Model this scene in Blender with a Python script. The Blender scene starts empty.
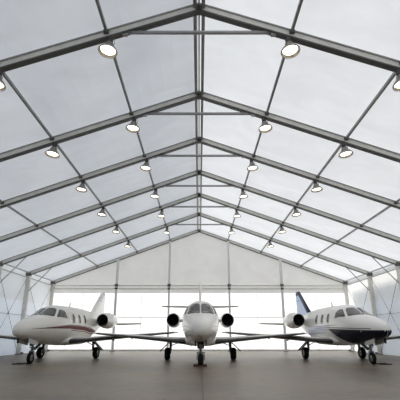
import bpy, bmesh, math, random
from mathutils import Vector, Matrix
random.seed(4)
C = bpy.context.scene.collection
PI = math.pi

# ------------------------------------------------------------------ materials
def mat(name, col, rough=.5, metal=0., coat=0., emit=0., spec=.5):
    m = bpy.data.materials.new(name); m.use_nodes = True
    b = m.node_tree.nodes['Principled BSDF']
    b.inputs['Base Color'].default_value = (*col, 1)
    b.inputs['Roughness'].default_value = rough
    b.inputs['Metallic'].default_value = metal
    b.inputs['Coat Weight'].default_value = coat
    b.inputs['Specular IOR Level'].default_value = spec
    if emit:
        b.inputs['Emission Color'].default_value = (*col, 1)
        b.inputs['Emission Strength'].default_value = emit
    return m

def vary(m, scale, amt, bump=0., detail=4., stretch=(1, 1, 1)):
    """multiply the base colour with soft object-space noise, optional bump"""
    nt = m.node_tree; n = nt.nodes; l = nt.links
    b = n['Principled BSDF']
    tc = n.new('ShaderNodeTexCoord'); mp = n.new('ShaderNodeMapping'); mp.inputs['Scale'].default_value = stretch
    nz = n.new('ShaderNodeTexNoise'); nz.inputs['Scale'].default_value = scale; nz.inputs['Detail'].default_value = detail
    l.new(tc.outputs['Object'], mp.inputs['Vector']); l.new(mp.outputs[0], nz.inputs['Vector'])
    mr = n.new('ShaderNodeMapRange'); mr.inputs['To Min'].default_value = 1 - amt; mr.inputs['To Max'].default_value = 1 + amt
    mr.inputs['From Min'].default_value = .3; mr.inputs['From Max'].default_value = .7
    l.new(nz.outputs['Fac'], mr.inputs['Value'])
    mx = n.new('ShaderNodeVectorMath'); mx.operation = 'SCALE'
    mx.inputs[0].default_value = b.inputs['Base Color'].default_value[:3]
    l.new(mr.outputs[0], mx.inputs['Scale']); l.new(mx.outputs[0], b.inputs['Base Color'])
    if bump:
        bp = n.new('ShaderNodeBump'); bp.inputs['Strength'].default_value = bump; bp.inputs['Distance'].default_value = .02
        l.new(nz.outputs['Fac'], bp.inputs['Height']); l.new(bp.outputs[0], b.inputs['Normal'])
    return m

def fabric(name, refl, trans, wrinkle=.25, stretch=(1, 1, 1)):
    """white PVC tent cloth: part of the daylight falling on the outside comes through"""
    m = bpy.data.materials.new(name); m.use_nodes = True
    nt = m.node_tree; n = nt.nodes; l = nt.links; n.clear()
    out = n.new('ShaderNodeOutputMaterial')
    d = n.new('ShaderNodeBsdfDiffuse'); t = n.new('ShaderNodeBsdfTranslucent'); a = n.new('ShaderNodeAddShader')
    tc = n.new('ShaderNodeTexCoord'); mp = n.new('ShaderNodeMapping'); mp.inputs['Scale'].default_value = stretch
    l.new(tc.outputs['Object'], mp.inputs['Vector'])
    nz = n.new('ShaderNodeTexNoise'); nz.inputs['Scale'].default_value = .55; nz.inputs['Detail'].default_value = 5
    nz.inputs['Distortion'].default_value = 1.2
    l.new(mp.outputs[0], nz.inputs['Vector'])
    mr = n.new('ShaderNodeMapRange'); mr.inputs['From Min'].default_value = .3; mr.inputs['From Max'].default_value = .7
    mr.inputs['To Min'].default_value = .95; mr.inputs['To Max'].default_value = 1.04
    l.new(nz.outputs['Fac'], mr.inputs['Value'])
    for node, col in ((d, refl), (t, trans)):
        v = n.new('ShaderNodeVectorMath'); v.operation = 'SCALE'; v.inputs[0].default_value = col
        l.new(mr.outputs[0], v.inputs['Scale']); l.new(v.outputs[0], node.inputs['Color'])
    bp = n.new('ShaderNodeBump'); bp.inputs['Strength'].default_value = wrinkle; bp.inputs['Distance'].default_value = .12
    l.new(nz.outputs['Fac'], bp.inputs['Height'])
    l.new(bp.outputs[0], d.inputs['Normal']); l.new(bp.outputs[0], t.inputs['Normal'])
    l.new(d.outputs[0], a.inputs[0]); l.new(t.outputs[0], a.inputs[1]); l.new(a.outputs[0], out.inputs['Surface'])
    return m

def concrete():
    m = mat('polished_concrete', (.2, .19, .17), .42, spec=.5)
    nt = m.node_tree; n = nt.nodes; l = nt.links; b = n['Principled BSDF']
    tc = n.new('ShaderNodeTexCoord')
    def noise(s, d, st):
        mp = n.new('ShaderNodeMapping'); mp.inputs['Scale'].default_value = st
        z = n.new('ShaderNodeTexNoise'); z.inputs['Scale'].default_value = s; z.inputs['Detail'].default_value = d
        l.new(tc.outputs['Object'], mp.inputs[0]); l.new(mp.outputs[0], z.inputs['Vector']); return z
    z1 = noise(.4, 6, (.55, 1, 1)); z2 = noise(2.3, 8, (1, 1, 1))
    mx = n.new('ShaderNodeMath'); mx.operation = 'MULTIPLY_ADD'; mx.inputs[1].default_value = .35
    l.new(z2.outputs['Fac'], mx.inputs[0]); l.new(z1.outputs['Fac'], mx.inputs[2])
    cr = n.new('ShaderNodeValToRGB')
    cr.color_ramp.elements[0].position = .55; cr.color_ramp.elements[0].color = (FLOOR[0]*.68, FLOOR[1]*.67, FLOOR[2]*.64, 1)
    cr.color_ramp.elements[1].position = .80; cr.color_ramp.elements[1].color = (FLOOR[0]*1.22, FLOOR[1]*1.22, FLOOR[2]*1.22, 1)
    l.new(mx.outputs[0], cr.inputs[0])
    sp = n.new('ShaderNodeSeparateXYZ'); l.new(tc.outputs['Object'], sp.inputs[0])
    def line(out, off, per, w):
        a = n.new('ShaderNodeMath'); a.operation = 'ADD'; a.inputs[1].default_value = off; l.new(out, a.inputs[0])
        p = n.new('ShaderNodeMath'); p.operation = 'PINGPONG'; p.inputs[1].default_value = per/2; l.new(a.outputs[0], p.inputs[0])
        c = n.new('ShaderNodeMath'); c.operation = 'LESS_THAN'; c.inputs[1].default_value = w; l.new(p.outputs[0], c.inputs[0]); return c
    a = line(sp.outputs['X'], -.1, 6., .026); c = line(sp.outputs['Y'], -.1, 6.95, .02)
    mxx = n.new('ShaderNodeMath'); mxx.operation = 'MAXIMUM'; l.new(a.outputs[0], mxx.inputs[0]); l.new(c.outputs[0], mxx.inputs[1])
    mul = n.new('ShaderNodeMath'); mul.operation = 'MULTIPLY'; mul.inputs[1].default_value = .8; l.new(mxx.outputs[0], mul.inputs[0])
    mix = n.new('ShaderNodeMixRGB'); mix.inputs['Color2'].default_value = (.05, .045, .04, 1)
    l.new(mul.outputs[0], mix.inputs['Fac']); l.new(cr.outputs[0], mix.inputs['Color1']); l.new(mix.outputs[0], b.inputs['Base Color'])
    rr = n.new('ShaderNodeMapRange'); rr.inputs['To Min'].default_value = .33; rr.inputs['To Max'].default_value = .52
    l.new(z1.outputs['Fac'], rr.inputs['Value']); l.new(rr.outputs[0], b.inputs['Roughness'])
    return m

FLOOR = (.160, .124, .084)
M_floor = concrete()
M_roof = fabric('roof_cloth', (.50, .50, .50), (.25, .255, .265), .12, (.6, 1.2, 1))
M_gable = fabric('gable_cloth', (.5, .5, .49), (.15, .148, .145), .15)
M_front = fabric('front_cloth', (.4, .4, .4), (.04, .04, .04), .15)
M_sunblock = mat('sun_block_white', (.86, .86, .85), .7)
M_door = fabric('door_cloth', (.5, .5, .5), (.49, .49, .48), .1)
M_wall = fabric('wall_cloth', (.70, .70, .69), (.31, .305, .30), .4, (1, 1, .5))
M_walllow = fabric('wall_cloth_lower_shade', (.66, .67, .68), (.43, .435, .445), .7, (1, 1, .5))  # cool shade on the lower wall, put into the cloth colour
M_alu = vary(mat('aluminium_profile', (.74, .73, .68), .5, 0), 3, .08)
M_postlt = vary(mat('light_aluminium', (.8, .8, .8), .5), 3, .05)
M_flange = vary(mat('keder_rail_shade_tone', (.12, .12, .115), .5, .2), 3, .08)  # underside shade of the rafters painted into the rail colour
M_aludark = vary(mat('weathered_steel', (.36, .36, .35), .55, .15), 4, .1)
M_tube = vary(mat('galvanised_tube', (.46, .46, .46), .45, .3), 5, .08)
M_bracket = mat('dark_bracket', (.13, .13, .125), .6, .3)
M_cable = mat('steel_cable', (.34, .34, .36), .5, .2)
M_paint = vary(mat('white_paint', (.84, .82, .77), .3, 0, .4), 1.2, .02)
M_paint2 = vary(mat('bright_white_paint', (.85, .84, .81), .28, 0, .4), 1.2, .02)
M_wing = vary(mat('wing_paint', (.62, .61, .58), .38, 0, .2), 1.5, .03)
M_metal = vary(mat('polished_lip', (.7, .7, .7), .22, .9), 3, .04)
M_glass = mat('cockpit_glass', (.035, .033, .032), .08, 0, .5)
M_wframe = mat('window_rim', (.72, .71, .69), .35)
M_cabglass = mat('cabin_glass', (.05, .05, .055), .12)
M_black = mat('intake_black', (.012, .012, .012), .6)
M_fan = mat('fan_metal', (.03, .03, .032), .45, .6)
M_tyre = vary(mat('tyre_rubber', (.010, .010, .010), .85, spec=.25), 6, .15)
M_hub = mat('wheel_hub', (.32, .32, .31), .4, .5)
M_gear = vary(mat('gear_strut_grey', (.2, .2, .195), .45, .3), 5, .1)
M_gearlt = mat('gear_door_paint', (.6, .59, .56), .4)
M_geard = mat('gear_door_edge', (.03, .03, .03), .55)
M_maroon = mat('maroon_stripe', (.12, .008, .010), .5, spec=.2)
M_greyst = mat('grey_pinstripe', (.10, .09, .10), .4, 0, .1)
M_navy = mat('navy_paint', (.006, .008, .02), .4, 0, .1, spec=.2)
M_navyf = mat('navy_fin_paint', (.006, .016, .075), .45, spec=.3)
M_pale = mat('pale_blue_paint', (.36, .50, .80), .35, 0, .2)
M_palest = mat('faint_blue_paint', (.52, .59, .78), .35, 0, .2)
M_bare = mat('deice_boot', (.1, .1, .1), .5, .2)
M_seam = mat('panel_seam', (.3, .29, .28), .5)
M_lampbody = vary(mat('lamp_housing', (.3, .29, .27), .42, .5), 8, .08)
M_lampdark = mat('lamp_ballast', (.06, .06, .06), .5, .3)
M_lampon = mat('lamp_glow', (1., .86, .66), .5, emit=5.)
M_rim = mat('lamp_reflector_rim', (.5, .48, .44), .35, .5)
M_chock = vary(mat('chock_rubber', (.06, .026, .014), .8), 6, .2)
M_chockd = vary(mat('chock_dark_rubber', (.03, .028, .026), .8), 6, .2)
M_ground = vary(mat('outdoor_paving', (.68, .67, .66), .8), .3, .1)

# ------------------------------------------------------------------ mesh helpers
class MB:
    def __init__(self): self.v = []; self.f = []; self.m = []; self.sm = []
    def add(self, vs, fs, mi=0, smooth=False):
        o = len(self.v); self.v += [tuple(v) for v in vs]
        for f in fs: self.f.append([o + i for i in f]); self.m.append(mi); self.sm.append(smooth)
        return self
    def box(self, c, d, rot=None, mi=0):
        x, y, z = (k/2 for k in d)
        vs = [Vector((sx*x, sy*y, sz*z)) for sx in (-1, 1) for sy in (-1, 1) for sz in (-1, 1)]
        if rot is not None: vs = [rot @ v for v in vs]
        vs = [v + Vector(c) for v in vs]
        return self.add(vs, [(0, 1, 3, 2), (4, 6, 7, 5), (0, 4, 5, 1), (2, 3, 7, 6), (0, 2, 6, 4), (1, 5, 7, 3)], mi)
    def beam(self, a, b, w, h, up=(0, 0, 1), mi=0, off=0.):
        """rectangular bar a->b, w across, h along up; off shifts along up"""
        a = Vector(a); b = Vector(b); d = (b-a).normalized(); s = d.cross(Vector(up)).normalized(); u = s.cross(d)
        vs = [p + s*(sx*w/2) + u*(sz*h/2 + off) for p in (a, b) for sx, sz in ((-1, -1), (1, -1), (1, 1), (-1, 1))]
        return self.add(vs, [(3, 2, 1, 0), (4, 5, 6, 7), (0, 1, 5, 4), (1, 2, 6, 5), (2, 3, 7, 6), (3, 0, 4, 7)], mi)
    def tube(self, a, b, r, r2=None, n=10, mi=0):
        a = Vector(a); b = Vector(b); r2 = r if r2 is None else r2
        d = (b-a).normalized(); s = d.orthogonal().normalized(); t = d.cross(s)
        vs = [p + (s*math.cos(k*2*PI/n) + t*math.sin(k*2*PI/n))*q for p, q in ((a, r), (b, r2)) for k in range(n)]
        self.add(vs, [(k, (k+1) % n, n+(k+1) % n, n+k) for k in range(n)], mi, True)
        return self.add(vs, [tuple(range(n-1, -1, -1)), tuple(range(n, 2*n))], mi)
    def revolve(self, o, axis, prof, n=24, mi=0, sx=1.):
        """prof: list of (distance along axis, radius)"""
        o = Vector(o); d = Vector(axis).normalized(); s = d.orthogonal().normalized(); t = d.cross(s)
        vs = [o + d*q + (s*math.cos(k*2*PI/n) + t*math.sin(k*2*PI/n))*r for q, r in prof for k in range(n)]
        fs = [(j*n+k, j*n+(k+1) % n, (j+1)*n+(k+1) % n, (j+1)*n+k) for j in range(len(prof)-1) for k in range(n)]
        return self.add(vs, fs, mi, True)
    def loft(self, rings, mi=0, cap=True, smooth=True):
        n = len(rings[0]); vs = [p for r in rings for p in r]
        fs = [(j*n+k, j*n+(k+1) % n, (j+1)*n+(k+1) % n, (j+1)*n+k) for j in range(len(rings)-1) for k in range(n)]
        self.add(vs, fs, mi, smooth)
        if cap:
            self.add(rings[0], [tuple(range(n-1, -1, -1))], mi); self.add(rings[-1], [tuple(range(n))], mi)
        return self
    def build(self, name, mats, parent=None, at=None):
        if not isinstance(mats, (list, tuple)): mats = [mats]
        me = bpy.data.meshes.new(name); me.from_pydata(self.v, [], self.f); me.update()
        for m in mats: me.materials.append(m)
        for p, i, s in zip(me.polygons, self.m, self.sm): p.material_index = i; p.use_smooth = s
        bm = bmesh.new(); bm.from_mesh(me)
        bmesh.ops.remove_doubles(bm, verts=bm.verts, dist=1e-5)
        bmesh.ops.recalc_face_normals(bm, faces=bm.faces); bm.to_mesh(me); bm.free()
        o = bpy.data.objects.new(name, me); C.objects.link(o)
        if parent: o.parent = parent
        if at: o.location = at
        return o

def tag(o, label=None, cat=None, group=None, kind=None):
    if label: o['label'] = label
    if cat: o['category'] = cat
    if group: o['group'] = group
    if kind: o['kind'] = kind
    return o
def empty(name, loc, rz=0., label=None, cat=None, group=None):
    o = bpy.data.objects.new(name, None); C.objects.link(o); o.location = loc; o.rotation_euler = (0, 0, rz)
    o.empty_display_size = .3
    return tag(o, label, cat, group)
def copy_tree(o, parent=None):
    kids = list(o.children); c = o.copy(); C.objects.link(c); c.parent = parent
    for k in kids: copy_tree(k, c)
    return c

# ------------------------------------------------------------------ hangar geometry
FY = [10.67, 15.75, 20.2, 24.94, 29.55, 34.85, 40.94]      # the seven frames
W = 14.74; ZR = 12.05; SL = .366; SIDE = 14.98; YB = -14.
X1, X2, X3, XE = 3.01, 6.40, 10.41, 8.28
zt = lambda x: ZR - SL*abs(x)
YEND = FY[-1] + .12
RH = .30                                                    # rafter depth

tag(MB().add([(-SIDE, YB, 0), (SIDE, YB, 0), (SIDE, YEND, 0), (-SIDE, YEND, 0),
              (-SIDE, YB, -.15), (SIDE, YB, -.15), (SIDE, YEND, -.15), (-SIDE, YEND, -.15)],
             [(0, 1, 2, 3), (7, 6, 5, 4), (0, 4, 5, 1), (1, 5, 6, 2), (2, 6, 7, 3), (3, 7, 4, 0)]).build('floor', M_floor), kind='structure')
# unseen white block added to keep the sun off the right side wall
tag(MB().box((28, 13.3, 7.9), (8, 70, 15.8)).build('wall_neighbour', M_sunblock), kind='structure')
tag(MB().box((0, 15, -.26), (220, 220, .2)).build('ground', M_ground), kind='structure')

# roof cloth, slightly hollow between the frames
def roof_cloth():
    mb = MB(); ys = [YB, YB+5, YB+10, YB+15, .75+5] + FY[:-1] + [YEND]
    xs = [-SIDE-.25, -X3, -X2, -X1, 0, X1, X2, X3, SIDE+.25]
    rows = []
    fy = []
    for a, b in zip(ys[:-1], ys[1:]):
        for k in range(6): fy.append((a + (b-a)*k/6, math.sin(PI*k/6)))
    fy.append((YEND, 0))
    fx = []
    for a, b in zip(xs[:-1], xs[1:]):
        for k in range(6): fx.append((a + (b-a)*k/6, math.sin(PI*k/6)))
    fx.append((xs[-1], 0))
    th = .03
    for lay in (0, 1):
        vs = [(x, y, zt(x) + .06 + .10*sx*sy + th*lay) for y, sy in fy for x, sx in fx]
        rows.append(vs)
    nx = len(fx); ny = len(fy)
    fs = [(j*nx+i, j*nx+i+1, (j+1)*nx+i+1, (j+1)*nx+i) for j in range(ny-1) for i in range(nx-1)]
    mb.add(rows[0], fs, 0, False)
    return mb
tag(roof_cloth().build('ceiling', M_roof), kind='structure')

# side walls: lower cloth hangs loose to the floor
def side_wall(s):
    mb = MB(); zs = [-.0, .15, .5, 1., 2., 3., 4.2, 5.4, zt(SIDE)+.03]
    ny = 90; ys = [YB + (YEND-YB)*k/ny for k in range(ny+1)]
    vs = []
    for y in ys:
        for z in zs:
            fl = max(0, 1 - z/1.2)
            x = SIDE - fl*(.06 + .05*math.sin(y*3.1) + .035*math.sin(y*7.7+1)) - (.025*math.sin(y*1.9+z) if z < 6 else 0)
            vs.append((s*x, y, z))
    n = len(zs)
    for j in range(ny):
        for i in range(n-1):
            mb.f.append([j*n+i, j*n+i+1, (j+1)*n+i+1, (j+1)*n+i]); mb.m.append(0 if zs[i] >= 4.2 else 1); mb.sm.append(True)
    mb.v = vs
    return mb
for s, nm in ((-1, 'left'), (1, 'right')):
    tag(side_wall(s).build('wall_'+nm, [M_wall, M_walllow]), kind='structure')

# back wall: cloth gable down to the door heads
ZD = 5.45      # underside of the valance over the doors
def gable(y, z0, th=.02):
    pts = [(-SIDE, z0), (SIDE, z0), (SIDE, zt(SIDE)+.05), (0, ZR+.05), (-SIDE, zt(SIDE)+.05)]
    vs = [(x, yy, z) for yy in (y, y+th) for x, z in pts]
    return MB().add(vs[:5], [(0, 1, 2, 3, 4)])
tag(gable(YEND, ZD).build('wall_back', M_gable), kind='structure')
tag(gable(YB, 0).build('wall_front', M_front), kind='structure')
# door cloths between the gable posts
dx = [-SIDE, -XE, -X1, X1, XE, SIDE]
for i, (a, b) in enumerate(zip(dx[:-1], dx[1:])):
    tag(MB().add([(a+.01, YEND+.03, .1), (b-.01, YEND+.03, .1), (b-.01, YEND+.03, ZD), (a+.01, YEND+.03, ZD)], [(0, 1, 2, 3)]).build('door_%d' % (i+1), M_door), kind='structure')
# seams of the doors, bottom rail
tr = []
sm = MB()
k = 1
for x in (-11.6, -5.75, 0., 5.75, 11.6):
    tag(MB().box((x, YEND-.0, (ZD+.1)/2), (.05, .03, ZD-.1)).build('trim_%d' % k, M_wframe), kind='structure'); k += 1
tag(MB().box((0, YEND-.06, .09), (2*SIDE-.2, .1, .16)).build('trim_%d' % k, M_alu), kind='structure'); k += 1

# gable posts
labs = {-XE: 'grey gable post beside the tail of the jet with the red stripe', XE: 'grey gable post just left of the tail with the navy stripe',
        -X1: 'slim gable post behind the left engine of the centre jet', X1: 'slim gable post behind the right engine of the centre jet'}
for x in (-XE, -X1, X1, XE):
    t = .24 if abs(x) == XE else .2
    e = empty('gable_post', (x, YEND-.3, 0), label=labs[x], cat='post', group='posts of the end wall')
    h = zt(x) - RH*.9
    MB().box((0, 0, h/2), (t, .2, h)).build('post', M_postlt, e)
    MB().box((0, -.14, 6.19), (.34, .08, .24)).box((0, -.14, 5.87), (.28, .08, .16)).build('bracket', M_bracket, e)
    MB().box((0, 0, .02), (.5, .4, .04)).build('base_plate', M_bracket, e)
# two horizontals over the doors, and the door girt
tag(MB().box((0, YEND-.1, 6.19), (2*W-.3, .14, .1)).build('door_head_beam', M_alu), 'upper grey beam running across the end wall above the doors', 'beam', 'horizontal rails of the end wall')
tag(MB().box((0, YEND-.1, 5.87), (2*W-.3, .14, .11)).build('door_head_beam', M_alu), 'lower thinner rail under the beam above the doors', 'beam', 'horizontal rails of the end wall')
tag(MB().box((0, YEND-.08, 3.1), (2*W-.3, .05, .06)).build('door_girt', M_tube), 'thin horizontal girt halfway up the bright end doors', 'beam', 'horizontal rails of the end wall')

# frames
order = ['nearest', 'second', 'third', 'fourth', 'fifth', 'sixth']
def rafter_mb(s):
    mb = MB(); nrm = math.sqrt(1+SL*SL); up = (SL*s/nrm, 0, 1/nrm)
    a = (s*.02, 0, ZR); b = (s*(W+.1), 0, zt(W+.1))
    mb.beam(a, b, .15, RH-.04, up, 0, -RH/2)
    mb.beam(a, b, .22, .045, up, 1, -.022)
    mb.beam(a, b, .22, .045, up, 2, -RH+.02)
    mb.beam(a, b, .20, .025, up, 0, -RH+.07)
    return mb
for i, y in enumerate(FY):
    last = i == 6
    lab = ('aluminium roof frame lying against the end wall gable' if last else
           'aluminium roof frame over the hangar, %s from the camera' % order[i])
    e = empty('portal_frame', (0, y, 0), label=lab, cat='roof frame', group='portal frames of the hangar')
    for s in (-1, 1):
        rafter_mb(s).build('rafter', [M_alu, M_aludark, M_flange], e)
        hp = zt(W)-.05
        MB().box((s*W, 0, hp/2), (.3, .17, hp)).box((s*(W-.17), 0, hp/2), (.04, .22, hp), mi=0).box((s*(W+.13), 0, hp/2), (.04, .22, hp)).build('post', [M_alu], e)
        MB().box((s*W, 0, .02), (.62, .5, .04)).box((s*(W-.3), 0, .08), (.12, .3, .16)).build('base_plate', M_bracket, e)
        MB().box((s*W, 0, zt(W)-.2), (.42, .26, .3)).build('eave_bracket', M_bracket, e)
        if not last:
            MB().tube((s*12.8, 0, zt(12.8)-RH), (s*(W-.12), 0, 5.0), .035).build('knee_brace', M_aludark, e)
    if not last:
        MB().tube((-2.38, 0, zt(2.38)-RH+.03), (2.38, 0, zt(2.38)-RH+.03), .065).box((-2.42, 0, zt(2.42)-RH), (.16, .12, .16)).box((2.42, 0, zt(2.42)-RH), (.16, .12, .16)).build('tie_bar', M_tube, e)
    MB().box((0, 0, ZR-.2), (.24, .2, .3)).build('ridge_bracket', M_bracket, e)
    for x in (X1, X2, X3):
        for s in (-1, 1):
            MB().box((s*x, -.1, zt(x)-.1), (.17, .12, .14)).build('purlin_bracket', M_bracket, e)

# purlins
Y0P = 5.9
def run(x0, w, h, z, name='purlin', m=M_aludark):
    return MB().box((x0, (Y0P+FY[-1])/2, z), (w, FY[-1]-Y0P, h)).build(name, m)
rb = MB()
for x, w in ((-.14, .12), (.14, .12)): rb.box((x, (Y0P+FY[-1])/2, ZR-.14), (w, FY[-1]-Y0P, .13))
rb.box((0, (Y0P+FY[-1])/2, ZR-.1), (.05, FY[-1]-Y0P, .1), mi=1)
tag(rb.build('ridge_beam', [M_aludark, M_alu]), 'long ridge beam along the peak of the roof', 'beam')
pl = {X1: 'inner purlin carrying the inner row of lamps on the %s roof slope', X2: 'middle purlin carrying the outer row of lamps on the %s roof slope',
      X3: 'outer lampless purlin on the %s roof slope'}
for x in (X1, X2, X3):
    for s, nm in ((-1, 'left'), (1, 'right')):
        tag(run(s*x, .085, .1, zt(x)-.07), pl[x] % nm, 'purlin', 'purlins of the roof')
for s, nm in ((-1, 'left'), (1, 'right')):
    mb = MB(); L = FY[-1]-Y0P; ym = (FY[-1]+Y0P)/2
    mb.box((s*(W-.1), ym, zt(W)-.08), (.07, L, .09)).box((s*(W+.02), ym, zt(W)-.48), (.07, L, .07))
    tag(mb.build('eave_rail', M_tube), 'pair of eave tubes along the top of the %s side wall' % nm, 'rail', 'eave tubes of the side walls')
    tag(MB().tube((s*(W+.12), Y0P, 3.07), (s*(W+.12), YEND-.2, 3.07), .025).build('wall_girt', M_tube), 'thin horizontal tube halfway up the %s side wall' % nm, 'rail', 'girts of the side walls')
    for a, b, nb in ((4, 5, 'nearer bay'), (5, 6, 'bay next to the end wall')):
        x = s*(W+.06); y0, y1 = FY[a]+.1, FY[b]-.1; ym = (y0+y1)/2
        mb = MB()
        mb.tube((x, y0, 6.1), (x, y1, .15), .02, n=6).tube((x, y0, .15), (x, y1, 6.1), .02, n=6).box((x, ym, 3.12), (.05, .2, .2))
        tag(mb.build('wall_bracing', M_cable), 'crossed bracing cables on the %s side wall, %s' % (nm, nb), 'bracing', 'crossed cables of the side walls')

# ------------------------------------------------------------------ lamps
def make_lamp():
    e = empty('high_bay_lamp', (0, 0, 0))
    mb = MB()
    mb.revolve((0, 0, 0), (0, 0, -1), [(.28, .001), (.28, .10), (.30, .13), (.40, .15), (.46, .20), (.51, .25), (.56, .285), (.61, .30), (.63, .29), (.60, .25), (.54, .235), (.54, .001)], 28)
    mb.build('housing', M_lampbody, e)
    MB().revolve((0, 0, 0), (0, 0, -1), [(.06, .001), (.06, .075), (.08, .09), (.28, .095), (.305, .08), (.305, .001)], 20).build('ballast', M_lampdark, e)
    rim = MB(); n = 28
    rim.revolve((0, 0, -.615), (0, 0, -1), [(-.015, .275), (-.02, .305), (.0, .312), (.02, .305), (.015, .27), (-.015, .275)], n)
    rim.build('rim', M_rim, e)
    MB().revolve((0, 0, 0), (0, 0, -1), [(.60, .001), (.598, .08), (.59, .15), (.565, .225), (.55, .235)], n).build('glowing_lens', M_lampon, e)
    c = MB(); pts = [(0.1, 0, -.02), (.13, 0, -.14), (.16, 0, -.27), (.13, 0, -.37), (.1, 0, -.4)]
    for a, b in zip(pts[:-1], pts[1:]): c.tube(a, b, .008, n=6)
    c.build('cord', M_bracket, e)
    MB().box((0, 0, -.02), (.1, .1, .12)).build('hook', M_bracket, e)
    return e
lp = make_lamp(); first = True
order6 = ['nearest the camera', 'second from the camera', 'third from the camera', 'fourth from the camera', 'fifth from the camera', 'farthest from the camera']
for x, rn in ((X1, 'inner'), (X2, 'outer')):
    for s, sd in ((-1, 'left'), (1, 'right')):
        for k in range(6):
            o = lp if first else copy_tree(lp); first = False
            o.location = (s*(x-.15), FY[k]-.03, zt(x)-RH+.07)
            o.rotation_euler = (math.radians(-5), math.radians(-5)*s, 0)
            tag(o, 'lit round lamp in the %s lamp row of the %s roof, %s' % (rn, sd, order6[k]), 'lamp', 'high bay lamps under the roof frames')

# ------------------------------------------------------------------ jets
def interp(tab, s):
    """monotone cubic through a table of (s, v...), s descending or ascending"""
    t = sorted(tab); n = len(t); xs = [r[0] for r in t]
    s = min(max(s, xs[0]), xs[-1])
    i = 0
    while i < n-2 and s > xs[i+1]: i += 1
    out = []
    h = xs[i+1]-xs[i]; u = (s-xs[i])/h
    for c in range(1, len(t[0])):
        def dl(j): return (t[j+1][c]-t[j][c])/(xs[j+1]-xs[j])
        def m(j):
            if j == 0: return dl(0)
            if j == n-1: return dl(n-2)
            a, b = dl(j-1), dl(j)
            return 0 if a*b <= 0 else 2*a*b/(a+b)
        m0, m1 = m(i), m(i+1); p0, p1 = t[i][c], t[i+1][c]
        out.append((2*u**3-3*u*u+1)*p0 + (u**3-2*u*u+u)*h*m0 + (-2*u**3+3*u*u)*p1 + (u**3-u*u)*h*m1)
    return out

class Body:
    """fuselage surface: table rows (s, top, bottom, half width, height of greatest width)"""
    def __init__(self, tab, n=2.15): self.tab = tab; self.n = n; self.s0 = min(r[0] for r in tab); self.s1 = max(r[0] for r in tab)
    def pt(self, s, phi, off=0.):
        top, bot, hw, zc = interp(self.tab, s)
        c, si = math.cos(phi), math.sin(phi); e = 2/self.n
        x = hw*math.copysign(abs(si)**e, si)
        z = zc + (top-zc if c > 0 else zc-bot)*math.copysign(abs(c)**e, c)
        p = Vector((x, -s, z))
        if off:
            a = self.pt(s+.02, phi); b = self.pt(s-.02, phi); q = self.pt(s, phi+.02); r = self.pt(s, phi-.02)
            nn = (b-a).cross(q-r)
            if nn.length < 1e-9: nn = Vector((x, 0, z-zc))
            nn.normalize()
            if nn.dot(Vector((x, 0, z-zc))) < 0: nn = -nn
            p = p + nn*off
        return p
    def phi_z(self, s, z):
        top, bot, hw, zc = interp(self.tab, s)
        if z >= zc: return math.acos(min(1, ((z-zc)/max(1e-6, top-zc)))**(self.n/2))
        return PI - math.acos(min(1, ((zc-z)/max(1e-6, zc-bot)))**(self.n/2))
    def phi_x(self, s, x):
        hw = interp(self.tab, s)[2]
        return math.asin(min(1, abs(x)/hw)**(self.n/2))
    def shell(self, mb, mi=0, ns=70, nr=40):
        ss = [self.s0 + (self.s1-self.s0)*(.5-.5*math.cos(PI*(k/ns)**.85)) for k in range(ns+1)]
        mb.loft([[self.pt(s, 2*PI*k/nr + 1e-4) for k in range(nr)] for s in ss], mi)
    def patch(self, mb, cor, side, power=5, off=.012, mi=0, rings=5, n=36):
        """closed pane on the skin; cor = four (s, phi) corners in order"""
        def bl(u, v):
            (a, b, c, d) = cor
            f = lambda i: (a[i]*(1-u)*(1-v) + b[i]*u*(1-v) + c[i]*u*v + d[i]*(1-u)*v)
            return f(0), f(1)
        lays = []
        for o in (off, -.03):
            vs = []
            s, p = bl(.5, .5); vs.append(self.pt(s, side*p, o))
            for r in range(1, rings+1):
                for k in range(n):
                    a = 2*PI*k/n; c, si = math.cos(a), math.sin(a)
                    q = (abs(c)**power + abs(si)**power)**(-1/power)*r/rings
                    s, p = bl(.5+.5*q*c, .5+.5*q*si); vs.append(self.pt(s, side*p, o))
            lays.append(vs)
        fs = [(0, 1+k, 1+(k+1) % n) for k in range(n)]
        for r in range(rings-1):
            b = 1 + r*n
            fs += [(b+k, b+(k+1) % n, b+n+(k+1) % n, b+n+k) for k in range(n)]
        mb.add(lays[0], fs, mi, True)
        e0 = [lays[0][1+(rings-1)*n+k] for k in range(n)]; e1 = [lays[1][1+(rings-1)*n+k] for k in range(n)]
        mb.add(e0+e1, [(k, (k+1) % n, n+(k+1) % n, n+k) for k in range(n)], mi)
    def band(self, mb, side, s0, s1, lo, hi, mi, off=.006, ns=40, nz=5):
        """painted band between heights lo(s) and hi(s)"""
        vs = []
        for i in range(ns+1):
            s = s0 + (s1-s0)*i/ns
            a, b = self.phi_z(s, hi(s)), self.phi_z(s, lo(s))
            for j in range(nz+1): vs.append(self.pt(s, side*(a+(b-a)*j/nz), off))
        mb.add(vs, [(i*(nz+1)+j, i*(nz+1)+j+1, (i+1)*(nz+1)+j+1, (i+1)*(nz+1)+j) for i in range(ns) for j in range(nz)], mi, True)

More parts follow.
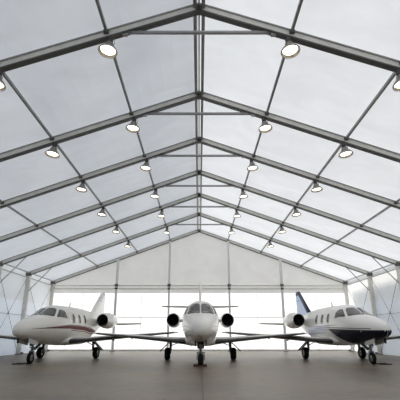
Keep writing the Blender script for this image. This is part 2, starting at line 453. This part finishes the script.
def foil(n=12, t=.12, camber=.01):
    """closed airfoil outline, x 0 (leading) .. 1, as (x, z)"""
    up = []; lo = []
    for k in range(n+1):
        x = .5-.5*math.cos(PI*k/n)
        y = 5*t*(.2969*math.sqrt(x)-.126*x-.3516*x*x+.2843*x**3-.1036*x**4)
        cm = camber*4*x*(1-x)
        up.append((x, cm+y)); lo.append((x, cm-y))
    return up[::-1] + lo[1:-1]
def wing_rings(st, vertical=False, t=.12):
    """st: list of (lateral, leading s, chord, z, thickness)"""
    R = []
    for l, le, ch, z, tt in st:
        f = foil(12, tt)
        if vertical: R.append([Vector((q*ch, -(le - x*ch), z)) for x, q in f])
        else: R.append([Vector((l, -(le - x*ch), z + q*ch)) for x, q in f])
    return R

def lerp(tab, x):
    tab = sorted(tab)
    if x <= tab[0][0]: return tab[0][1]
    for (a, p), (b, q) in zip(tab[:-1], tab[1:]):
        if x <= b: return p + (q-p)*(x-a)/(b-a)
    return tab[-1][1]

SIDE_TAB = [(7.035, 1.73, 1.71, .012, 1.72), (7.0, 1.85, 1.60, .13, 1.72), (6.93, 1.98, 1.50, .24, 1.73), (6.6, 2.19, 1.39, .42, 1.76), (6.0, 2.38, 1.29, .60, 1.82), (5.3, 2.54, 1.18, .76, 1.92),
            (4.65, 2.68, 1.09, .88, 2.0), (4.2, 2.87, 1.03, .95, 2.05), (3.7, 3.09, .99, 1.0, 2.1), (3.2, 3.23, .96, 1.03, 2.15), (2.5, 3.31, .94, 1.05, 2.17),
            (0, 3.33, .93, 1.05, 2.17), (-1.5, 3.3, .97, 1.04, 2.2), (-3, 3.2, 1.3, .93, 2.3), (-4.5, 3.04, 1.75, .7, 2.45), (-6, 2.86, 2.2, .4, 2.55), (-7.3, 2.74, 2.55, .1, 2.63)]

def make_jet(kind, loc, rz, label):
    e = empty('business_jet', loc, rz, label, 'aeroplane', 'parked business jets')
    centre = kind == 'plain'
    tab = SIDE_TAB
    if centre:
        tab = [(s, t+.14 if s < 4.0 else t+(.08 if s < 4.3 else .02), b, w*1.02, z) for s, t, b, w, z in SIDE_TAB]
    B = Body(tab)
    paint = M_paint if kind != 'navy' else M_paint2
    mb = MB(); B.shell(mb, 0, ns=76, nr=44)
    mats = [paint, M_maroon, M_greyst, M_navy, M_palest, M_pale]
    for sd in (-1, 1):
        if kind == 'red':
            c = lambda s: lerp([(6.3, 1.83), (4, 1.93), (2.5, 1.99), (0, 1.93), (-1.8, 1.78), (-3, 1.7)], s)
            w = lambda s: lerp([(6.3, .006), (4.5, .045), (3, .10), (1.5, .13), (-1.5, .14), (-3, .03)], s)
            B.band(mb, sd, 6.3, -2.9, lambda s: c(s)-w(s), lambda s: c(s)+w(s)*.75, 1)
            B.band(mb, sd, 5.2, -2.9, lambda s: c(s)+w(s)*.85, lambda s: c(s)+w(s)*1.25, 2)
            B.band(mb, sd, 2.2, -2.7, lambda s: c(s)-w(s)-.09, lambda s: c(s)-w(s)-.05, 1)
        elif kind == 'navy':
            hi = lambda s: lerp([(7.0, 1.74), (6.5, 1.745), (4.5, 1.79), (3, 1.84), (2.3, 1.86), (1.9, 1.86)], s)
            lo = lambda s: max(interp(tab, s)[1]+.0005, lerp([(7.0, 1.2), (4.2, 1.0), (3.7, 1.07), (3.1, 1.27), (2.4, 1.6), (1.9, 1.85)], s))
            B.band(mb, sd, 7.032, 1.92, lo, hi, 3, off=.011, ns=70, nz=12)
            B.band(mb, sd, 6.3, -.5, lambda s: hi(s)+.06, lambda s: hi(s)+.10, 2)
            B.band(mb, sd, 1.9, -2.8, lambda s: lerp([(1.9, 1.80), (-2.8, 1.7)], s), lambda s: lerp([(1.9, 1.86), (0, 1.93), (-2.8, 1.98)], s), 4)
            B.band(mb, sd, 2.2, -1.5, lambda s: 1.98, lambda s: 2.05, 4)
            B.band(mb, sd, 3.2, -2.6, lambda s: lerp([(3.2, 2.07), (-2.6, 2.0)], s), lambda s: lerp([(3.2, 2.09), (-2.6, 2.05)], s), 2)
            B.band(mb, sd, 1.2, -2.4, lambda s: lerp([(1.2, 1.62), (-2.4, 1.5)], s), lambda s: lerp([(1.2, 1.66), (-2.4, 1.6)], s), 5)
        else:
            w = lambda s: lerp([(5.6, .006), (3, .02), (-3, .02)], s)
            B.band(mb, sd, 5.6, -3, lambda s: 1.93-w(s), lambda s: 1.93+w(s), 2)
    mb.build('fuselage', mats, e)
    # nose cone seam and belly fairing
    bf = MB(); T = [(2.6, 1.35, 1.02, .2, 1.2), (2.2, 1.4, .9, .8, 1.18), (1.4, 1.45, .86, 1.12, 1.16), (-.4, 1.45, .87, 1.14, 1.17), (-1.4, 1.4, .97, .8, 1.2), (-2., 1.35, 1.12, .15, 1.25)]
    Body(T, 2.6).shell(bf, 0, 30, 28); bf.build('belly_fairing', paint, e)
    # cockpit glass
    for sd in (-1, 1):
        P = MB()
        x0 = .035
        cor = [(5.0, B.phi_x(5.0, x0)), (3.78, B.phi_x(3.78, x0)), (3.55, B.phi_x(3.55, .52)), (4.32, B.phi_x(4.32, .76))]
        B.patch(P, cor, sd, 9, .014); P.build('windshield_pane', M_glass, e)
        P = MB()
        cor = [(4.16, B.phi_x(4.16, .83)), (3.42, B.phi_x(3.42, .61)), (3.0, B.phi_z(3.0, 2.95)), (2.9, B.phi_z(2.9, 2.44))]
        B.patch(P, cor, sd, 6, .014); P.build('cockpit_side_window', M_glass, e)
        for s in ((1.92, .93, -.05) if not centre else (1.92, .93, -.05, -1.0)):
            for (hs, hz, m, of, nm) in ((.235, .33, M_wframe, .009, None), (.165, .26, M_cabglass, .016, 'cabin_window')):
                P = MB(); zc = 2.52
                cor = [(s+hs, B.phi_z(s+hs, zc+hz)), (s-hs, B.phi_z(s-hs, zc+hz)), (s-hs, B.phi_z(s-hs, zc-hz)), (s+hs, B.phi_z(s+hs, zc-hz))]
                B.patch(P, cor, sd, 2.6, of, n=28, rings=3)
                if nm: g = P.build(nm, m, e); fr.parent = g
                else: fr = P.build('window_surround', m, e)
    # passenger door outline on the port side
    P = MB()
    for a, b in (((2.75, 2.9), (2.75, 1.3)), ((2.2, 2.9), (2.2, 1.3))):
        B.band(P, 1, a[0]-.008, a[0]+.008, lambda s: 1.5, lambda s: 2.9, 0, .004, 1, 10)
    P.build('door_seam', M_seam, e)
    # wings
    span = 6.62 if centre else 7.55
    zt_ = 1.60 if centre else 1.66
    for sd in (-1, 1):
        st = []
        for f in (0, .12, .4, .75, .97, 1.0):
            l = .85 + (span-.85)*f
            le = 1.85 - .75*f; ch = 2.35 - 1.35*f
            if f < .13: le += .25*(1-f/.12)*.9; ch += .3*(1-f/.12)
            z = 1.13 + (zt_-1.13)*f
            th = .165-.04*f if f < 1 else .06
            if f == 1.0: le -= .12; ch -= .25
            st.append((sd*l, le, ch, z, th))
        w = MB().loft(wing_rings(st)).build('wing', M_wing, e)
        # de-iced leading edge
        R = []
        for l, le, ch, z, tt in st[:-1]:
            f = foil(24, tt); f = [q for q in f if q[0] < .06]
            R.append([Vector((l, -(le+.006 - x*ch*1.0), z + q*ch*1.05)) for x, q in f])
        MB().loft(R).build('leading_edge', M_bare, w)
        for fr_ in (.33, .62):
            l = sd*(.85+(span-.85)*fr_); le = 1.85-.75*fr_; ch = 2.35-1.35*fr_; z = 1.13+(zt_-1.13)*fr_
            y = -(le-ch*.88)
            MB().loft([[Vector((l+.03*math.cos(a), yy, z-.06+zz+hh*math.sin(a))) for a in [2*PI*k/8 for k in range(8)]] for yy, zz, hh in ((y-.35, .0, .02), (y-.1, -.03, .06), (y+.2, -.07, .06), (y+.38, -.1, .02))]).build('flap_track', M_bare, w)
        f = 1.0
        MB().box((sd*(span), -(.6), zt_), (.05, .5, .07)).build('wingtip_light', M_gear, w)
    # tail
    if centre:
        fin = [(0, -3.3, 3.2, 2.75, .09), (0, -4.3, 2.5, 3.6, .09), (0, -5.5, 1.7, 5.45, .1), (0, -5.72, 1.35, 5.66, .06)]
        tz, tl, tle, tsp = 3.62, .02, -5.0, 3.07
    else:
        fin = [(0, -2.9, 4.2, 2.72, .07), (0, -3.75, 3.35, 3.15, .08), (0, -5.95, 1.2, 4.86, .1), (0, -6.1, .85, 4.97, .05)]
        tz, tl, tle, tsp = 2.34, .1, -5.35, 3.5
    fm = M_paint2 if kind != 'navy' else M_pale
    F = MB().loft(wing_rings(fin, True)).build('vertical_fin', fm, e)
    if kind == 'navy':
        R = []
        for l, le, ch, z, tt in [(0, -3.75, 3.35, 3.15, .08), (0, -5.95, 1.2, 4.86, .1), (0, -6.1, .85, 4.97, .05)]:
            f = [q for q in foil(40, tt) if q[0]*ch < .6]
            n_ = 25
            f = [f[int(round(i*(len(f)-1)/(n_-1)))] for i in range(n_)]
            R.append([Vector((q*ch*1.12+math.copysign(.004, q), -(le+.008-x*ch), z)) for x, q in f])
        MB().loft(R).build('leading_edge_stripe', M_navyf, F)
        a = [(0, -5.69, 1.46, 4.66, .104), (0, -5.94, 1.22, 4.865, .108), (0, -6.09, .88, 4.985, .06)]
        MB().loft(wing_rings(a, True)).build('fin_cap', M_navyf, F)
        MB().box((0, 6.35, 4.2), (.2, .3, .05)).build('registration_mark', M_greyst, F)
    elif kind == 'red':
        for zz, yy, ll in ((4.45, 5.9, .5), (4.2, 5.75, .7), (3.9, 5.5, .8)):
            MB().box((0, yy, zz), (.22, ll, .10)).build('fin_marking', M_palest, F)
    for sd in (-1, 1):
        st = [(sd*tl, tle, 1.55, tz-.06, .14), (sd*tsp*.97, tle-.65, .8, tz+.03, .16), (sd*tsp, tle-.75, .6, tz+.03, .12)]
        MB().loft(wing_rings(st)).build('tailplane', M_wing, e)
    if centre:
        MB().tube((0, 4.9, tz), (0, 6.5, tz), .14, .05, 14).build('tail_bullet', paint, e)
    # engines
    el, ez, es = (1.93, 2.5, -2.2) if centre else (1.52, 2.53, -2.2)
    for sd in (-1, 1):
        o = (sd*el, -es, ez)
        fa = 0 if centre else .55
        nac = MB().revolve(o, (0, 1, 0), [(.03, .435), (.12, .46+.02*fa), (.4, .49+.07*fa), (.9, .52+.12*fa), (1.4, .53+.12*fa), (2.0, .5+.05*fa), (2.6, .43), (2.75, .38), (2.7, .32), (2.2, .3)], 32)
        nc = nac.build('engine_nacelle', M_paint2, e)
        MB().revolve(o, (0, 1, 0), [(.14, .465+.022*fa), (.05, .455), (0, .44), (.01, .425), (.08, .415), (.2, .405)], 32).build('intake_lip', M_metal, nc)
        MB().revolve(o, (0, 1, 0), [(.05, .42), (.18, .405), (.5, .38), (.52, .001)], 32).build('intake_duct', M_black, nc)
        fan = MB().revolve(o, (0, 1, 0), [(.28, .001), (.33, .06), (.47, .11)], 20)
        for k in range(16):
            a = 2*PI*k/16; c, s_ = math.cos(a), math.sin(a)
            r = Matrix.Rotation(-a, 3, 'Y') @ Matrix.Rotation(.7, 3, 'X')
            fan.box((o[0]+.24*c, o[1]+.46, o[2]+.24*s_), (.26, .09, .012), r)
        fan.build('fan', M_fan, nc)
        MB().revolve(o, (0, 1, 0), [(2.3, .001), (2.3, .30), (2.9, .22), (3.0, .20), (2.98, .17)], 24).build('exhaust_nozzle', M_bare, nc)
        # pylon
        x0, x1 = .75, el-.4
        R = []
        for x, le, ch, th in ((x0, es-.25, 2.5, .1), (x1, es-.35, 2.2, .1)):
            R.append([Vector((sd*x, -(le - q*ch), ez-.03 + w_*ch)) for q, w_ in foil(12, th)])
        MB().loft(R).build('engine_pylon', paint, e)
    # main gear
    tk = 2.1 if centre else 1.95
    for sd in (-1, 1):
        g = MB()
        g.tube((sd*(tk-.2), 0, 1.2), (sd*(tk-.2), .0, .55), .10, .075, 12).tube((sd*(tk-.2), .0, .62), (sd*(tk-.18), .12, .38), .05, n=10)
        g.tube((sd*(tk-.2), .12, .38), (sd*(tk+.05), .12, .38), .045)
        g.tube((sd*(tk-.22), .0, .85), (sd*1.1, .0, 1.14), .03, n=8)
        g.tube((sd*(tk-.2), -.1, .95), (sd*(tk-.2), -.35, 1.15), .025, n=8)
        G = g.build('main_gear', M_gear, e)
        wheel(G, (sd*tk, .12, .37), .37, .35 if centre else .3)
        r = Matrix.Rotation(sd*math.radians(43), 3, 'Y')
        MB().box((sd*(tk+.13), -.02, .83), (.86, .5, .05), r).build('gear_door', [M_geard], G)
    # nose gear
    sn = 5.02
    g = MB()
    g.tube((0, -sn+.12, 1.25), (0, -sn, .62), .075, .055, 12).tube((0, -sn, .7), (0, -sn-.0, .58), .085, .085, 12)
    fx = .185 if centre else .135
    g.tube((-fx, -sn, .64), (fx, -sn, .64), .035).tube((-fx, -sn, .66), (-fx, -sn-.06, .3), .025, n=8).tube((fx, -sn, .66), (fx, -sn-.06, .3), .025, n=8)
    g.tube((-fx, -sn-.06, .3), (fx, -sn-.06, .3), .03)
    g.tube((-.16, -sn+.03, .85), (.16, -sn+.03, .85), .03).tube((0, -sn+.05, .95), (0, -sn+.75, 1.12), .03, n=8)
    g.box((0, -sn+.02, .76), (.16, .1, .05)).box((0, -sn-.1, .98), (.2, .12, .14))
    G = g.build('nose_gear', M_gear, e)
    wheel(G, (0, -sn-.06, .305), .305, .29 if centre else .2)
    if centre: MB().box((0, -sn+.12, 1.02), (.36, .5, .3)).build('wheel_well', M_geard, G)
    for sd in (-1, 1):
        D = MB(); L = [(6.15, 1.45, 1.12), (5.4, 1.35, 1.0), (5.0, 1.3, .96)] if not centre else [(5.5, 1.35, 1.02), (5.2, 1.3, .94), (5.0, 1.3, .94)]
        rings = [[Vector((sd*.27-.012, -s, a)), Vector((sd*.27+.012, -s, a)), Vector((sd*.27+.012, -s, b)), Vector((sd*.27-.012, -s, b))] for s, a, b in L]
        D.loft(rings, smooth=False)
        D.box((sd*.27, -L[0][0]-.02, L[0][2]+.1), (.07, .09, .26), mi=1)
        D.build('nose_gear_door', [M_gearlt if not centre else M_geard, M_geard], G)
    # antennas, drain mast, pitot tubes
    MB().loft(wing_rings([(0, .6, .35, 3.3, .1), (0, .42, .2, 3.62, .1)], True)).build('blade_antenna', paint, e)
    for sx in (-.55, .55):
        MB().tube((sx, -1.9, .98), (sx, -1.88, .8), .018, .012, 6).build('drain_mast', M_geard, e)
    for sd in (-1, 1):
        p = B.pt(5.6, sd*B.phi_z(5.6, 1.7))
        MB().tube(p, p+Vector((sd*.09, -.02, 0)), .012, n=6).tube(p+Vector((sd*.09, 0, 0)), p+Vector((sd*.09, -.22, 0)), .01, n=6).build('pitot_tube', M_metal, e)
    return e

def wheel(parent, c, r, w):
    prof = [(-w/2*.75, r*.55), (-w/2, r*.66), (-w/2*.98, r*.84), (-w/2*.72, r*.96), (-w/4, r), (w/4, r), (w/2*.72, r*.96), (w/2*.98, r*.84), (w/2, r*.66), (w/2*.75, r*.55)]
    MB().revolve(c, (1, 0, 0), prof, 28).build('tyre', M_tyre, parent)
    hub = MB().revolve(c, (1, 0, 0), [(-w/2*.6, .001), (-w/2*.7, r*.2), (-w/2*.5, r*.3), (-w/2*.75, r*.56), (w/2*.75, r*.56), (w/2*.5, r*.3), (w/2*.7, r*.2), (w/2*.6, .001)], 20)
    hub.build('wheel_hub', M_hub, parent)

make_jet('plain', (.08, 27.2, 0), 0, 'white twin-engine jet in the middle, nose straight at the camera')
make_jet('red', (-8.9, 28.9, 0), math.radians(-5.3), 'white twin-engine jet with a maroon side stripe, parked at left')
make_jet('navy', (9.0, 28.45, 0), math.radians(5.0), 'white twin-engine jet with navy nose belly and blue tail, at right')

# chocks
def chock(loc, rz, m, label, hw=.5, hh=.11, gap=.42):
    e = empty('wheel_chock', loc, rz, label, 'chock')
    for y in (-gap, gap):
        MB().loft([[Vector((x, y-.11, 0)), Vector((x, y+.11, 0)), Vector((x, y+.03, hh)), Vector((x, y-.03, hh))] for x in (-hw, hw)], smooth=False).build('block', m, e)
    MB().tube((hw*.8, -gap, hh*.6), (hw*.8, gap, hh*.6), .015, n=6).build('rope', m, e)
chock((.05, 22.12, 0), 0, M_chock, 'pair of brown rubber chocks around the centre jet nose wheel', .34, .07, .38)
chock((-9.75, 23.5, 0), math.radians(-5), M_chockd, 'dark rubber chocks on the floor beside the left jet nose wheel', .3, .06, .25)
chock((9.95, 23.3, 0), math.radians(5), M_chockd, 'dark rubber chocks on the floor beside the right jet nose wheel', .3, .06, .25)

# ------------------------------------------------------------------ light
w = bpy.data.worlds.new('World'); bpy.context.scene.world = w; w.use_nodes = True
bg = w.node_tree.nodes['Background']; bg.inputs['Color'].default_value = (.60, .78, 1.0, 1); bg.inputs['Strength'].default_value = .5
sun = bpy.data.lights.new('sun', 'SUN'); sun.energy = 6.6; sun.angle = math.radians(2); sun.color = (1, .955, .89)
so = bpy.data.objects.new('sun', sun); C.objects.link(so)
so.rotation_euler = (-Vector((.56, .52, .645))).to_track_quat('-Z', 'Y').to_euler()

# ------------------------------------------------------------------ camera
cam = bpy.data.cameras.new('camera'); co = bpy.data.objects.new('camera', cam); C.objects.link(co)
co.location = (0, 0, 1.554); co.rotation_euler = (PI/2 + .3235, 0, 0)
cam.sensor_width = 36; cam.lens = 36*399.95/400; cam.shift_x = .85/400; cam.clip_end = 500
sc = bpy.context.scene; sc.camera = co
sc.view_settings.view_transform = 'Standard'; sc.view_settings.look = 'None'; sc.view_settings.gamma = 1
sc.view_settings.use_curve_mapping = False; sc.view_settings.exposure = 0.42
